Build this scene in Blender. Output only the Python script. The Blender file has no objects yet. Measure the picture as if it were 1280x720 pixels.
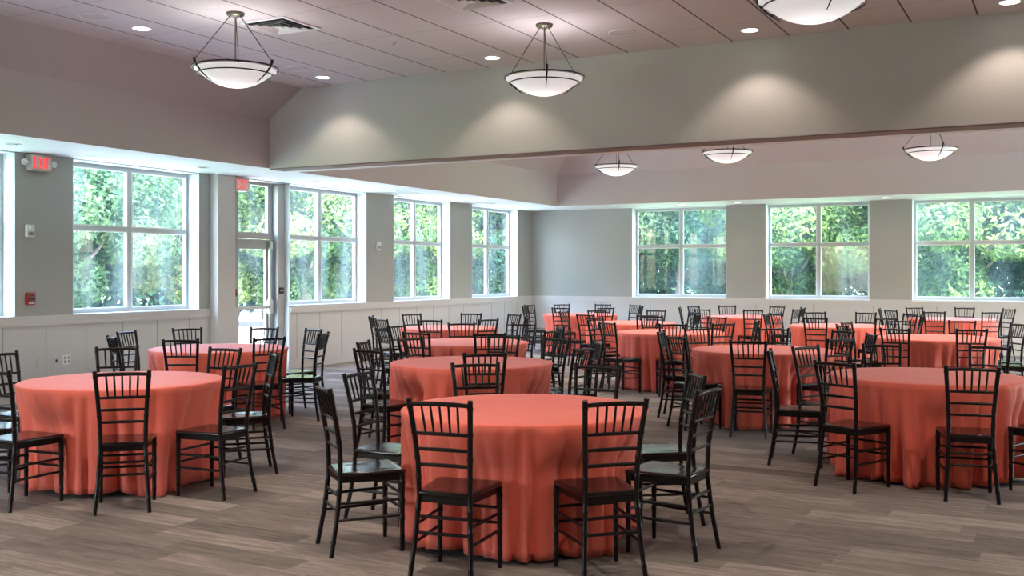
import bpy, bmesh, math, random
import numpy as np
from mathutils import Vector, Matrix, noise

PI = math.pi
random.seed(11)
scene = bpy.context.scene
COL = scene.collection

# ------------------------------------------------------------------ helpers
def lin(r, g, b):
    f = lambda v: (v/255/12.92) if v/255 <= .04045 else ((v/255+.055)/1.055)**2.4
    return (f(r), f(g), f(b), 1)

class MB:
    """collects shapes into one mesh"""
    def __init__(self): self.v = []; self.f = []; self.m = []; self.s = []
    def add(self, vs, fs, mi=0, smooth=False):
        o = len(self.v); self.v += [tuple(p) for p in vs]
        for f in fs: self.f.append([i+o for i in f]); self.m.append(mi); self.s.append(smooth)
    def box(self, x0, x1, y0, y1, z0, z1, mi=0):
        x0, x1 = min(x0, x1), max(x0, x1); y0, y1 = min(y0, y1), max(y0, y1); z0, z1 = min(z0, z1), max(z0, z1)
        vs = [(x0,y0,z0),(x1,y0,z0),(x1,y1,z0),(x0,y1,z0),(x0,y0,z1),(x1,y0,z1),(x1,y1,z1),(x0,y1,z1)]
        self.add(vs, [(0,3,2,1),(4,5,6,7),(0,1,5,4),(1,2,6,5),(2,3,7,6),(3,0,4,7)], mi)
    def rbox(self, x0, x1, y0, y1, z0, z1, b=.004, mi=0):
        bm = bmesh.new(); bmesh.ops.create_cube(bm, size=1)
        for v in bm.verts:
            v.co = Vector(((x0+x1)/2+v.co.x*abs(x1-x0), (y0+y1)/2+v.co.y*abs(y1-y0), (z0+z1)/2+v.co.z*abs(z1-z0)))
        bmesh.ops.bevel(bm, geom=bm.edges[:], offset=b, segments=2, affect='EDGES')
        bm.verts.index_update()
        self.add([v.co[:] for v in bm.verts], [[v.index for v in f.verts] for f in bm.faces], mi); bm.free()
    def tube(self, pts, radii, n=8, mi=0, squash=None):
        pts = [Vector(p) for p in pts]
        if not hasattr(radii, '__len__'): radii = [radii]*len(pts)
        rings = []
        for i, p in enumerate(pts):
            d = (pts[min(i+1, len(pts)-1)]-pts[max(i-1, 0)]).normalized()
            up = Vector((0,1,0)) if abs(d.z) > .8 else Vector((0,0,1))
            a = d.cross(up).normalized(); b = d.cross(a).normalized()
            r = radii[i]
            rings.append([p+(a*math.cos(2*PI*k/n)+b*math.sin(2*PI*k/n))*r for k in range(n)])
        vs = [q for r in rings for q in r]; fs = []
        for i in range(len(pts)-1):
            for k in range(n):
                k2 = (k+1) % n
                fs.append((i*n+k, i*n+k2, (i+1)*n+k2, (i+1)*n+k))
        self.add(vs, fs, mi, True)
        self.add(rings[0], [list(range(n))], mi); self.add(rings[-1], [list(range(n))[::-1]], mi)
    def lathe(self, prof, n=32, c=(0,0,0), mi=0, smooth=True):
        vs = []; fs = []
        for r, z in prof:
            for k in range(n):
                vs.append((c[0]+r*math.cos(2*PI*k/n), c[1]+r*math.sin(2*PI*k/n), c[2]+z))
        for i in range(len(prof)-1):
            for k in range(n):
                k2 = (k+1) % n
                fs.append((i*n+k, i*n+k2, (i+1)*n+k2, (i+1)*n+k))
        self.add(vs, fs, mi, smooth)
    def quad(self, *p, mi=0): self.add(p, [list(range(len(p)))], mi)
    def build(self, name, mats, parent=None, fixn=True):
        me = bpy.data.meshes.new(name); me.from_pydata(self.v, [], self.f)
        for m in (mats if isinstance(mats, (list, tuple)) else [mats]): me.materials.append(m)
        me.polygons.foreach_set('material_index', self.m); me.polygons.foreach_set('use_smooth', self.s)
        if fixn:
            bm = bmesh.new(); bm.from_mesh(me); bmesh.ops.recalc_face_normals(bm, faces=bm.faces[:]); bm.to_mesh(me); bm.free()
        o = bpy.data.objects.new(name, me); COL.objects.link(o)
        if parent: o.parent = parent
        return o

def tag(o, label=None, cat=None, group=None, kind=None):
    for k, v in (('label', label), ('category', cat), ('group', group), ('kind', kind)):
        if v: o[k] = v
    return o
def empty(name, loc=(0,0,0), rz=0):
    o = bpy.data.objects.new(name, None); COL.objects.link(o); o.location = loc; o.rotation_euler = (0,0,rz)
    o.empty_display_size = .1
    return o
def copy_tree(o, parent=None):
    kids = list(o.children)
    c = o.copy(); COL.objects.link(c); c.parent = parent
    for ch in kids: copy_tree(ch, c)
    return c
def struct(o): o['kind'] = 'structure'; return o

# ------------------------------------------------------------------ materials
def mat(name, col, rough=.6, metal=0, spec=.5, **kw):
    m = bpy.data.materials.new(name); m.use_nodes = True
    b = m.node_tree.nodes['Principled BSDF']
    b.inputs['Base Color'].default_value = col if len(col) == 4 else (*col, 1)
    b.inputs['Roughness'].default_value = rough; b.inputs['Metallic'].default_value = metal
    b.inputs['Specular IOR Level'].default_value = spec
    for k, v in kw.items(): b.inputs[k.replace('_', ' ')].default_value = v
    return m
def nodes(m): return m.node_tree.nodes, m.node_tree.links, m.node_tree.nodes['Principled BSDF']
def mth(N, L, op, a, b=None, c=None):
    n = N.new('ShaderNodeMath'); n.operation = op
    for i, v in enumerate((a, b, c)):
        if v is None: continue
        if isinstance(v, (int, float)): n.inputs[i].default_value = v
        else: L.new(v, n.inputs[i])
    return n.outputs[0]
def noise_var(m, col, amt=.06, scale=3, bump=0, bscale=200):
    N, L, b = nodes(m)
    tc = N.new('ShaderNodeTexCoord'); nz = N.new('ShaderNodeTexNoise'); nz.inputs['Scale'].default_value = scale
    L.new(tc.outputs['Object'], nz.inputs['Vector'])
    mx = N.new('ShaderNodeMix'); mx.data_type = 'RGBA'
    mx.inputs['A'].default_value = tuple(c*(1-amt) for c in col[:3])+(1,); mx.inputs['B'].default_value = tuple(min(1, c*(1+amt)) for c in col[:3])+(1,)
    L.new(nz.outputs['Fac'], mx.inputs['Factor']); L.new(mx.outputs['Result'], b.inputs['Base Color'])
    if bump:
        n2 = N.new('ShaderNodeTexNoise'); n2.inputs['Scale'].default_value = bscale; L.new(tc.outputs['Object'], n2.inputs['Vector'])
        bp = N.new('ShaderNodeBump'); bp.inputs['Strength'].default_value = bump; bp.inputs['Distance'].default_value = .002
        L.new(n2.outputs['Fac'], bp.inputs['Height']); L.new(bp.outputs['Normal'], b.inputs['Normal'])
def paint(name, col, rough=.75, amt=.02):
    m = mat(name, col, rough, spec=.25); noise_var(m, col, amt, 1.5, .15, 250); return m

M = {}
SKY, SUN, EXPO = 3.2, 20, .7
M['wall'] = paint('grey green wall paint', (.385, .385, .362, 1))
M['white_trim'] = paint('white wainscot paint', (.57, .545, .53, 1), .5)
M['reveal'] = paint('white reveal paint', (.76, .79, .80, 1), .6)
M['tray'] = paint('greige tray paint', (.53, .49, .475, 1))
M['soffit'] = paint('white soffit paint', (.82, .84, .84, 1), .7)
M['beam'] = paint('light grey beam paint', (.55, .53, .515, 1))
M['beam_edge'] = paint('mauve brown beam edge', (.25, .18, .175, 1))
M['frame'] = mat('pale anodised window frame', (.52, .55, .55, 1), .4, .0)
M['door_frame'] = mat('grey door metal', (.42, .42, .41, 1), .4, .1)
M['steel'] = mat('brushed steel', (.55, .55, .56, 1), .3, .9)
M['dark_metal'] = mat('dark bronze metal', (.02, .017, .02, 1), .35, .5)
M['bronze'] = mat('aged nickel metal', (.2, .19, .15, 1), .35, .8)
M['white_plastic'] = mat('white plastic', (.75, .75, .74, 1), .4)
M['white_metal'] = mat('white enamel metal', (.8, .8, .8, 1), .4)
M['grey_housing'] = mat('grey housing', (.42, .40, .37, 1), .4)
M['red_plastic'] = mat('red plastic', (.35, .015, .02, 1), .35)
M['black'] = mat('black plastic', (.01, .01, .012, 1), .4)
M['shadow_void'] = mat('dark duct', (.03, .03, .03, 1), .9)  # near-black paint for the shade inside the vents

def emis(name, col, st, base=(.8,.8,.8,1)):
    m = mat(name, base, .4); N, L, b = nodes(m)
    b.inputs['Emission Color'].default_value = col; b.inputs['Emission Strength'].default_value = st
    return m
BOWL = .40
M['bowl'] = emis('glowing alabaster glass bowl', (1, .97, .98, 1), BOWL, (.8,.8,.8,1))
N, L, b = nodes(M['bowl'])   # the lamp inside shows brighter at the middle of the bowl
tc = N.new('ShaderNodeTexCoord'); sp = N.new('ShaderNodeSeparateXYZ'); L.new(tc.outputs['Object'], sp.inputs[0])
rr = mth(N, L, 'SQRT', mth(N, L, 'ADD', mth(N, L, 'MULTIPLY', sp.outputs['X'], sp.outputs['X']), mth(N, L, 'MULTIPLY', sp.outputs['Y'], sp.outputs['Y'])))
mr = N.new('ShaderNodeMapRange'); mr.interpolation_type = 'SMOOTHSTEP'; L.new(rr, mr.inputs['Value'])
mr.inputs['From Min'].default_value = .0; mr.inputs['From Max'].default_value = .3; mr.inputs['To Min'].default_value = BOWL*1.7; mr.inputs['To Max'].default_value = BOWL*.72
L.new(mr.outputs['Result'], b.inputs['Emission Strength'])
M['can_lens'] = emis('lit downlight lens', (1, .93, .86, 1), 5)
M['can_off'] = mat('downlight reflector', (.5, .5, .5, 1), .2, .8)
M['exit_red'] = emis('lit red exit letters', (1, .01, .015, 1), .8, (.5, .01, .01, 1))
M['exit_face'] = emis('exit sign face', (.9, .35, .32, 1), .04, (.62, .5, .48, 1))

# chairs
M['chair'] = mat('black mahogany lacquer', (.010, .006, .007, 1), .3, 0, .32)
noise_var(M['chair'], (.007, .004, .005, 1), .5, 30)
M['seat'] = mat('polished black mahogany seat', (.010, .005, .006, 1), .13, 0, .55)
noise_var(M['seat'], (.010, .005, .006, 1), .4, 12)

# tablecloth
def cloth_mat():
    m = mat('coral polyester cloth', (.84, .158, .105, 1), .6, 0, .35, Sheen_Weight=.35, Sheen_Roughness=.5)
    N, L, b = nodes(m)
    b.inputs['Sheen Tint'].default_value = (1, .6, .6, 1)
    tc = N.new('ShaderNodeTexCoord'); sp = N.new('ShaderNodeSeparateXYZ'); L.new(tc.outputs['Object'], sp.inputs[0])
    nz = N.new('ShaderNodeTexNoise'); nz.inputs['Scale'].default_value = 5; nz.inputs['Detail'].default_value = 4
    L.new(tc.outputs['Object'], nz.inputs['Vector'])
    # pressed storage creases: a soft grid of folds
    wob = mth(N, L, 'MULTIPLY', nz.outputs['Fac'], .03)
    def crease(o, per):
        a = mth(N, L, 'ADD', o, wob); a = mth(N, L, 'DIVIDE', a, per); a = mth(N, L, 'FRACT', a)
        a = mth(N, L, 'ABSOLUTE', mth(N, L, 'SUBTRACT', a, .5)); return mth(N, L, 'MINIMUM', mth(N, L, 'MULTIPLY', a, 18), 1)
    h = mth(N, L, 'ADD', crease(sp.outputs['X'], .62), crease(sp.outputs['Y'], .74))
    h = mth(N, L, 'ADD', h, mth(N, L, 'MULTIPLY', nz.outputs['Fac'], 2.4))
    bp = N.new('ShaderNodeBump'); bp.inputs['Strength'].default_value = .45; bp.inputs['Distance'].default_value = .006
    L.new(h, bp.inputs['Height']); L.new(bp.outputs['Normal'], b.inputs['Normal'])
    return m
M['cloth'] = cloth_mat()

# carpet planks
def carpet():
    m = mat('plank carpet tiles', (.2, .18, .17, 1), .95, 0, .1)
    N, L, b = nodes(m)
    tc = N.new('ShaderNodeTexCoord'); sp = N.new('ShaderNodeSeparateXYZ'); L.new(tc.outputs['Object'], sp.inputs[0])
    row = mth(N, L, 'FLOOR', mth(N, L, 'DIVIDE', sp.outputs['Y'], .21))
    wr = N.new('ShaderNodeTexWhiteNoise'); wr.noise_dimensions = '1D'; L.new(row, wr.inputs['W'])
    colx = mth(N, L, 'FLOOR', mth(N, L, 'ADD', mth(N, L, 'DIVIDE', sp.outputs['X'], .9), wr.outputs['Value']))
    cb = N.new('ShaderNodeCombineXYZ'); L.new(row, cb.inputs[0]); L.new(colx, cb.inputs[1])
    wn = N.new('ShaderNodeTexWhiteNoise'); wn.noise_dimensions = '3D'; L.new(cb.outputs[0], wn.inputs['Vector'])
    # streaks run along each plank
    mp = N.new('ShaderNodeCombineXYZ')
    L.new(mth(N, L, 'MULTIPLY', sp.outputs['X'], 2.6), mp.inputs[0]); L.new(mth(N, L, 'MULTIPLY', sp.outputs['Y'], 26), mp.inputs[1])
    L.new(mth(N, L, 'MULTIPLY', wn.outputs['Value'], 40), mp.inputs[2])
    st = N.new('ShaderNodeTexNoise'); st.inputs['Scale'].default_value = 1; st.inputs['Detail'].default_value = 5; st.inputs['Roughness'].default_value = .65; L.new(mp.outputs[0], st.inputs['Vector'])
    fine = N.new('ShaderNodeTexNoise'); fine.inputs['Scale'].default_value = 130; fine.inputs['Detail'].default_value = 2; L.new(tc.outputs['Object'], fine.inputs['Vector'])
    v = mth(N, L, 'ADD', mth(N, L, 'MULTIPLY', wn.outputs['Value'], .36), mth(N, L, 'MULTIPLY', st.outputs['Fac'], .85))
    v = mth(N, L, 'ADD', v, mth(N, L, 'MULTIPLY', fine.outputs['Fac'], .42))
    v = mth(N, L, 'SUBTRACT', v, .33)
    cr = N.new('ShaderNodeValToRGB'); L.new(v, cr.inputs['Fac'])
    cr.color_ramp.elements[0].position = .1; cr.color_ramp.elements[0].color = (.095, .082, .075, 1)
    cr.color_ramp.elements[1].position = .95; cr.color_ramp.elements[1].color = (.50, .435, .385, 1)
    e = cr.color_ramp.elements.new(.5); e.color = (.225, .195, .175, 1)
    L.new(cr.outputs['Color'], b.inputs['Base Color'])
    bp = N.new('ShaderNodeBump'); bp.inputs['Strength'].default_value = .5; bp.inputs['Distance'].default_value = .004
    L.new(fine.outputs['Fac'], bp.inputs['Height']); L.new(bp.outputs['Normal'], b.inputs['Normal'])
    return m
M['carpet'] = carpet()

# acoustic tiles with a grid of joints
def tiles():
    m = mat('acoustic ceiling tiles', (.62, .58, .58, 1), .85, 0, .2)
    N, L, b = nodes(m)
    tc = N.new('ShaderNodeTexCoord'); sp = N.new('ShaderNodeSeparateXYZ'); L.new(tc.outputs['Object'], sp.inputs[0])
    def joint(o, off, per, w):
        a = mth(N, L, 'FRACT', mth(N, L, 'DIVIDE', mth(N, L, 'ADD', o, off), per))
        a = mth(N, L, 'ABSOLUTE', mth(N, L, 'SUBTRACT', a, .5))
        return mth(N, L, 'GREATER_THAN', a, .5-w/per)
    jx = joint(sp.outputs['X'], 8.72+61, .61, .009)
    jy = joint(sp.outputs['Y'], -9.11+122, 1.22, .005)
    nz = N.new('ShaderNodeTexNoise'); nz.inputs['Scale'].default_value = 120; L.new(tc.outputs['Object'], nz.inputs['Vector'])
    mx = N.new('ShaderNodeMix'); mx.data_type = 'RGBA'; mx.inputs['A'].default_value = (.70, .635, .65, 1); mx.inputs['B'].default_value = (.76, .70, .715, 1)
    L.new(nz.outputs['Fac'], mx.inputs['Factor'])
    m2 = N.new('ShaderNodeMix'); m2.data_type = 'RGBA'; L.new(mx.outputs['Result'], m2.inputs['A']); m2.inputs['B'].default_value = (.13, .11, .11, 1)
    j = mth(N, L, 'MAXIMUM', jx, mth(N, L, 'MULTIPLY', jy, .45)); L.new(j, m2.inputs['Factor'])
    L.new(m2.outputs['Result'], b.inputs['Base Color'])
    bp = N.new('ShaderNodeBump'); bp.inputs['Strength'].default_value = .3; bp.inputs['Distance'].default_value = .003
    L.new(nz.outputs['Fac'], bp.inputs['Height']); L.new(bp.outputs['Normal'], b.inputs['Normal'])
    return m
M['tiles'] = tiles()

# window glass: clear pane with reflection and a pale mottled veil standing in for glare
def glass():
    m = bpy.data.materials.new('window glass'); m.use_nodes = True
    N, L = m.node_tree.nodes, m.node_tree.links
    for n in list(N): N.remove(n)
    out = N.new('ShaderNodeOutputMaterial'); tr = N.new('ShaderNodeBsdfTransparent'); tr.inputs[0].default_value = (.90, .95, .945, 1)
    gl = N.new('ShaderNodeBsdfGlossy'); gl.inputs['Roughness'].default_value = .02
    tl = N.new('ShaderNodeBsdfTranslucent'); tl.inputs[0].default_value = (.85, .95, 1, 1)
    lw = N.new('ShaderNodeLayerWeight'); lw.inputs[0].default_value = .5
    frv = mth(N, L, 'ADD', mth(N, L, 'MULTIPLY', mth(N, L, 'POWER', lw.outputs['Facing'], 4.5), .55), .03)
    m0 = N.new('ShaderNodeMixShader'); tc = N.new('ShaderNodeTexCoord'); nz = N.new('ShaderNodeTexNoise'); nz.inputs['Scale'].default_value = 1.3
    mp = N.new('ShaderNodeMapping'); mp.inputs['Scale'].default_value = (1, 2.2, .5); L.new(tc.outputs['Object'], mp.inputs[0]); L.new(mp.outputs[0], nz.inputs['Vector'])
    mr = N.new('ShaderNodeMapRange'); L.new(nz.outputs['Fac'], mr.inputs['Value']); mr.inputs['From Min'].default_value = .4; mr.inputs['From Max'].default_value = .7; mr.inputs['To Min'].default_value = .01; mr.inputs['To Max'].default_value = .08
    L.new(mr.outputs['Result'], m0.inputs[0]); L.new(tr.outputs[0], m0.inputs[1]); L.new(tl.outputs[0], m0.inputs[2])
    mx = N.new('ShaderNodeMixShader')
    L.new(frv, mx.inputs[0]); L.new(m0.outputs[0], mx.inputs[1]); L.new(gl.outputs[0], mx.inputs[2]); L.new(mx.outputs[0], out.inputs[0])
    return m
M['glass'] = glass()

def leaf_mat(name, dark, mid, light, trans=.35):
    m = mat(name, mid, .6, 0, .1)
    N, L, b = nodes(m)
    at = N.new('ShaderNodeAttribute'); at.attribute_name = 'tone'
    cr = N.new('ShaderNodeValToRGB'); L.new(at.outputs['Fac'], cr.inputs['Fac'])
    cr.color_ramp.elements[0].color = dark; cr.color_ramp.elements[1].color = light
    e = cr.color_ramp.elements.new(.5); e.color = mid
    L.new(cr.outputs['Color'], b.inputs['Base Color'])
    tl = N.new('ShaderNodeBsdfTranslucent'); L.new(cr.outputs['Color'], tl.inputs[0])
    mx = N.new('ShaderNodeMixShader'); mx.inputs[0].default_value = trans
    out = [n for n in N if n.type == 'OUTPUT_MATERIAL'][0]
    L.new(b.outputs[0], mx.inputs[1]); L.new(tl.outputs[0], mx.inputs[2]); L.new(mx.outputs[0], out.inputs[0])
    return m
M['leaf_a'] = leaf_mat('broad leaves yellow green', (.014, .040, .018, 1), (.050, .105, .034, 1), (.17, .235, .07, 1))
M['leaf_b'] = leaf_mat('broad leaves blue green', (.008, .028, .026, 1), (.021, .070, .050, 1), (.07, .145, .085, 1))
M['leaf_c'] = leaf_mat('broad leaves mid green', (.010, .034, .023, 1), (.036, .085, .040, 1), (.12, .19, .08, 1))
M['bark'] = mat('tree bark', (.12, .10, .085, 1), .9); noise_var(M['bark'], (.12, .10, .085, 1), .4, 6)
M['grass'] = mat('mown grass', (.12, .22, .07, 1), .9); noise_var(M['grass'], (.13, .24, .08, 1), .35, 2)
M['concrete'] = mat('pale concrete paving', (.72, .71, .69, 1), .8); noise_var(M['concrete'], (.72, .71, .69, 1), .06, 2)
M['light_block_roof'] = mat('light_block_roof', (.3, .3, .3, 1), .9)
M['car_white'] = mat('white car paint', (.8, .8, .8, 1), .2)
M['car_glass'] = mat('dark car glass', (.03, .04, .05, 1), .05)
# ------------------------------------------------------------------ the room
XL, YF, XR, YN = -11.09, 21.62, 7.0, -4.0
SZ, TZ, CZ = 3.0, 3.68, 4.07       # soffit, top of the tray's upright face, ceiling
TX, CX = -9.77, -9.2               # tray edge and ceiling edge on the left
TXR, CXR = 5.7, 5.13               # the same on the right
YB0, YB1 = 11.10, 11.40            # dropped beam between the two rooms
TY, CY = 20.25, 19.68              # tray edge and ceiling edge at the far end
SILL, HEAD, TH = 1.03, 2.985, .30
GX = XL-.25                        # glass plane
LWIN = [(5.75, 8.12), (8.935, 11.097), (16.0, 18.01), (18.88, 20.93)]   # left wall openings
LDOOR = (11.90, 15.15)             # door + window in one opening
FWIN = [(-8.575, -6.43), (-5.593, -3.512), (-2.717, -.6), (.25, 2.4), (3.25, 5.4)]  # last two are out of view, added for their daylight
OUTX = XL-TH; OUTY = YF+TH

b = MB(); b.box(OUTX, XR+.3, YN-.3, OUTY, -.2, 0); struct(b.build('floor', M['carpet']))

# left wall: piers, low walls under windows
b = MB()
ys = [YN-.3]
for a, c in sorted(LWIN+[LDOOR]): ys += [a, c]
ys.append(OUTY)
for i in range(0, len(ys), 2): b.box(OUTX, XL, ys[i], ys[i+1], 0, SZ+.05)
for a, c in LWIN: b.box(OUTX, XL, a, c, 0, SILL-.03)
b.box(OUTX, XL, 13.07, 15.15, 0, SILL-.03)
struct(b.build('wall_left', M['wall']))
b = MB()
xs = [XL]
for a, c in FWIN: xs += [a, c]
xs.append(XR+.3)
for i in range(0, len(xs), 2): b.box(xs[i], xs[i+1], YF, OUTY, 0, SZ+.05)
for a, c in FWIN: b.box(a, c, YF, OUTY, 0, SILL-.03)
struct(b.build('wall_far', M['wall']))
RWIN_ADDED = [(y, y+3.0) for y in (12.2, 16.2)]      # unseen windows made up to let in more daylight
NWIN_ADDED = [(x, x+3.0) for x in (-10.2,)]
def pierced(lo, hi, wins, mk, name, top=SZ+.05):
    b = MB(); e = lo
    for a, c in wins: mk(b, e, a, 0, top); mk(b, a, c, 0, .5); mk(b, a, c, 2.95, top); e = c
    mk(b, e, hi, 0, top); return struct(b.build(name, M['wall']))
pierced(YN-.3, OUTY, RWIN_ADDED, lambda b, a, c, z0, z1: b.box(XR, XR+.3, a, c, z0, z1), 'wall_right')
pierced(XL, XR, NWIN_ADDED, lambda b, a, c, z0, z1: b.box(a, c, YN-.3, YN, z0, z1), 'wall_near', CZ+.05)

# ceiling: white soffit band, greige tray faces, tiled flat
b = MB()
b.quad((OUTX, YN, SZ), (TX, YN, SZ), (TX, TY, SZ), (OUTX, TY, SZ))
b.quad((OUTX, TY, SZ), (XR+.3, TY, SZ), (XR+.3, OUTY, SZ), (OUTX, OUTY, SZ))
b.quad((TXR, YN, SZ), (XR+.3, YN, SZ), (XR+.3, TY, SZ), (TXR, TY, SZ))
b.v = [(x, y, z) for x, y, z in b.v]
struct(b.build('ceiling', M['soffit'], fixn=False))
b = MB()
for y0, y1 in ((YN, YB0), (YB1, TY)):
    b.quad((TX, y0, SZ), (TX, y1, SZ), (TX, y1, TZ), (TX, y0, TZ))
    b.quad((TXR, y0, SZ), (TXR, y1, SZ), (TXR, y1, TZ), (TXR, y0, TZ))
    e = CY if y1 == TY else y1
    b.quad((TX, y0, TZ), (TX, y1, TZ), (CX, e, CZ), (CX, y0, CZ))
    b.quad((TXR, y0, TZ), (TXR, y1, TZ), (CXR, e, CZ), (CXR, y0, CZ))
b.quad((TX, TY, SZ), (TXR, TY, SZ), (TXR, TY, TZ), (TX, TY, TZ))
b.quad((TX, TY, TZ), (TXR, TY, TZ), (CXR, CY, CZ), (CX, CY, CZ))
struct(b.build('ceiling', M['tray'], fixn=False))
b = MB()
b.quad((CX, YN, CZ), (CXR, YN, CZ), (CXR, YB0, CZ), (CX, YB0, CZ))
b.quad((CX, YB1, CZ), (CXR, YB1, CZ), (CXR, CY, CZ), (CX, CY, CZ))
struct(b.build('ceiling', M['tiles'], fixn=False))
b = MB(); b.box(OUTX-.3, XR+3.4, YN-3.2, OUTY+.3, 4.3, 4.5)  # unseen slab added to block light leaks; overhang shades the added windows
b.box(OUTX, OUTX+.05, YN-.3, OUTY, SZ+.05, 4.3); b.box(XR+.25, XR+.3, YN-.3, OUTY, SZ+.05, 4.3)
b.box(OUTX, XR+.3, OUTY-.05, OUTY, SZ+.05, 4.3); b.box(OUTX, XR+.3, YN-.3, YN-.25, SZ+.05, 4.3)
struct(b.build('light_block_roof', M['light_block_roof']))
# dropped beam that divides the room, with the partition track behind it
b = MB(); b.box(TX-.005, TXR+.005, YB0, YB1, SZ, CZ+.02); struct(b.build('wall_middle', M['beam']))
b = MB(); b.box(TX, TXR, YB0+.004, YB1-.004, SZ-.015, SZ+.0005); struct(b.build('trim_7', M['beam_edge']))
b = MB(); b.box(XL, XR, YB1, YB1+.2, SZ-.012, SZ+.06); b.box(XL+.2, TX, YB0+.03, YB1, SZ-.012, SZ+.02); b.box(TXR, XR, YB0+.03, YB1, SZ-.012, SZ+.02)
b.box(TX, TXR, YB1, YB1+.1, SZ+.06, CZ)
tr = struct(b.build('trim_1', M['soffit']))
b = MB(); b.box(XL, XL+.16, 11.31, 11.665, 0, SZ); struct(b.build('trim_2', M['white_trim']))
# vertical joint on the far tray face
b = MB(); b.box(-5.53, -5.515, TY-.006, TY+.01, SZ, TZ); struct(b.build('trim_3', M['tray']))

# wainscot: cap board, panels, battens, baseboard
def wainscot_left(segs, name):
    b = MB()
    for a, c in segs:
        b.box(XL, XL+.010, a, c, .0, SILL-.005)
        b.rbox(XL, XL+.034, a, c, .905, SILL, .004)
        k = math.ceil((a-8.539)/.5875)
        while 8.539+k*.5875 < c:
            y = 8.539+k*.5875
            if a+.05 < y < c-.05: b.box(XL+.006, XL+.0115, y-.006, y+.006, .16, .905, 1)
            k += 1
    return struct(b.build(name, [M['white_trim'], M['groove']]))
M['groove'] = mat('panel joint', (.33, .32, .31, 1), .8)
wainscot_left([(YN, 11.31), (11.665, 11.90), (13.07, YF)], 'trim_4')
b = MB()
b.box(XL+.01, XR, YF-.010, YF, 0, SILL-.005); b.rbox(XL+.02, XR, YF-.026, YF, .905, SILL, .004)
x = XL+.6
while x < XR: b.box(x-.006, x+.006, YF-.0115, YF-.006, .16, .905, 1); x += .5875*2
struct(b.build('trim_5', [M['white_trim'], M['groove']]))
b = MB(); b.box(XL-.24, XL+.0, 13.055, 13.07, 0, SILL-.03); struct(b.build('trim_6', M['reveal']))
b = MB()
for a, c in ((YN, 11.31), (11.665, 11.90), (13.07, YF)): b.rbox(XL, XL+.024, a, c, 0, .155, .004)
b.rbox(XL, XL+.18, 11.29, 11.685, 0, .155, .004)
struct(b.build('baseboard_left', M['white_trim']))
b = MB(); b.rbox(XL+.03, XR, YF-.024, YF, 0, .155, .004); struct(b.build('baseboard_far', M['white_trim']))

# windows
wn = [0]
def window(axis, a, c, mid=None, sides=True, head=True):
    """axis 'x': window in the left wall (a..c along y); 'y': in the far wall (a..c along x)"""
    wn[0] += 1
    if axis == 'x': B = lambda m, p0, p1, d0, d1, z0, z1, mi=0: m.box(XL-d1, XL-d0, p0, p1, z0, z1, mi)
    else: B = lambda m, p0, p1, d0, d1, z0, z1, mi=0: m.box(p0, p1, YF+d0, YF+d1, z0, z1, mi)
    mid = mid or (a+c)/2; g0, g1 = .215, .275
    f = MB(); w = .05
    B(f, a, a+w, g0, g1, SILL, HEAD); B(f, c-w, c, g0, g1, SILL, HEAD)
    B(f, mid-.035, mid+.035, g0, g1, SILL, HEAD)
    B(f, a+w, mid-.035, g0, g1, SILL, SILL+w); B(f, mid+.035, c-w, g0, g1, SILL, SILL+w)
    B(f, a+w, mid-.035, g0, g1, HEAD-w, HEAD); B(f, mid+.035, c-w, g0, g1, HEAD-w, HEAD)
    B(f, a+w, mid-.035, g0, g1, 2.115, 2.17); B(f, mid+.035, c-w, g0, g1, 2.115, 2.17)
    fr = struct(f.build('window_%d' % wn[0], M['frame']))
    st = MB()      # slim glazing beads round each light
    for p0, p1 in ((a+w, mid-.035), (mid+.035, c-w)):
        for z0, z1 in ((SILL+w, 2.115), (2.17, HEAD-w)):
            B(st, p0, p0+.016, .205, .24, z0, z1); B(st, p1-.016, p1, .205, .24, z0, z1)
            B(st, p0+.016, p1-.016, .205, .24, z0, z0+.016); B(st, p0+.016, p1-.016, .205, .24, z1-.016, z1)
    st.build('glazing_bead', M['white_metal'], fr)
    p = MB()
    for p0, p1 in ((a+w, mid-.035), (mid+.035, c-w)):
        for z0, z1 in ((SILL+w, 2.115), (2.17, HEAD-w)):
            if axis == 'x': p.quad((GX, p0, z0), (GX, p1, z0), (GX, p1, z1), (GX, p0, z1))
            else: p.quad((p0, YF+.25, z0), (p1, YF+.25, z0), (p1, YF+.25, z1), (p0, YF+.25, z1))
    p.build('window_pane', M['glass'], fr)
    s = MB(); B(s, a, c, -.03, g0, SILL-.03, SILL); s.build('window_sill', M['reveal'], fr)
    j = MB(); B(j, a, a+.008, 0, g0, SILL, HEAD+.01); B(j, c-.008, c, 0, g0, SILL, HEAD+.01)
    B(j, a, c, 0, TH, HEAD, SZ+.04)
    j.build('window_jamb', M['reveal'], fr)
for a, c in LWIN[:2]: window('x', a, c)
window('x', 13.07, 15.15, 14.09)
for a, c in LWIN[2:]: window('x', a, c)
for a, c in FWIN: window('y', a, c)
def added_window(mk, quad, a, c):  # frame and pane for the unseen windows added for daylight
    wn[0] += 1; b = MB()
    for p0, p1, z0, z1 in ((a, a+.06, .5, 2.95), (c-.06, c, .5, 2.95), ((a+c)/2-.03, (a+c)/2+.03, .56, 2.89), (a+.06, c-.06, .5, .56), (a+.06, c-.06, 2.89, 2.95)): mk(b, p0, p1, z0, z1)
    f = struct(b.build('window_%d' % wn[0], M['frame'])); p = MB(); quad(p, a+.06, c-.06, .56, 2.89); p.build('window_pane', M['glass'], f)
for a, c in RWIN_ADDED: added_window(lambda b, p0, p1, z0, z1: b.box(XR+.1, XR+.16, p0, p1, z0, z1), lambda p, a, c, z0, z1: p.quad((XR+.13, a, z0), (XR+.13, c, z0), (XR+.13, c, z1), (XR+.13, a, z1)), a, c)
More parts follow.
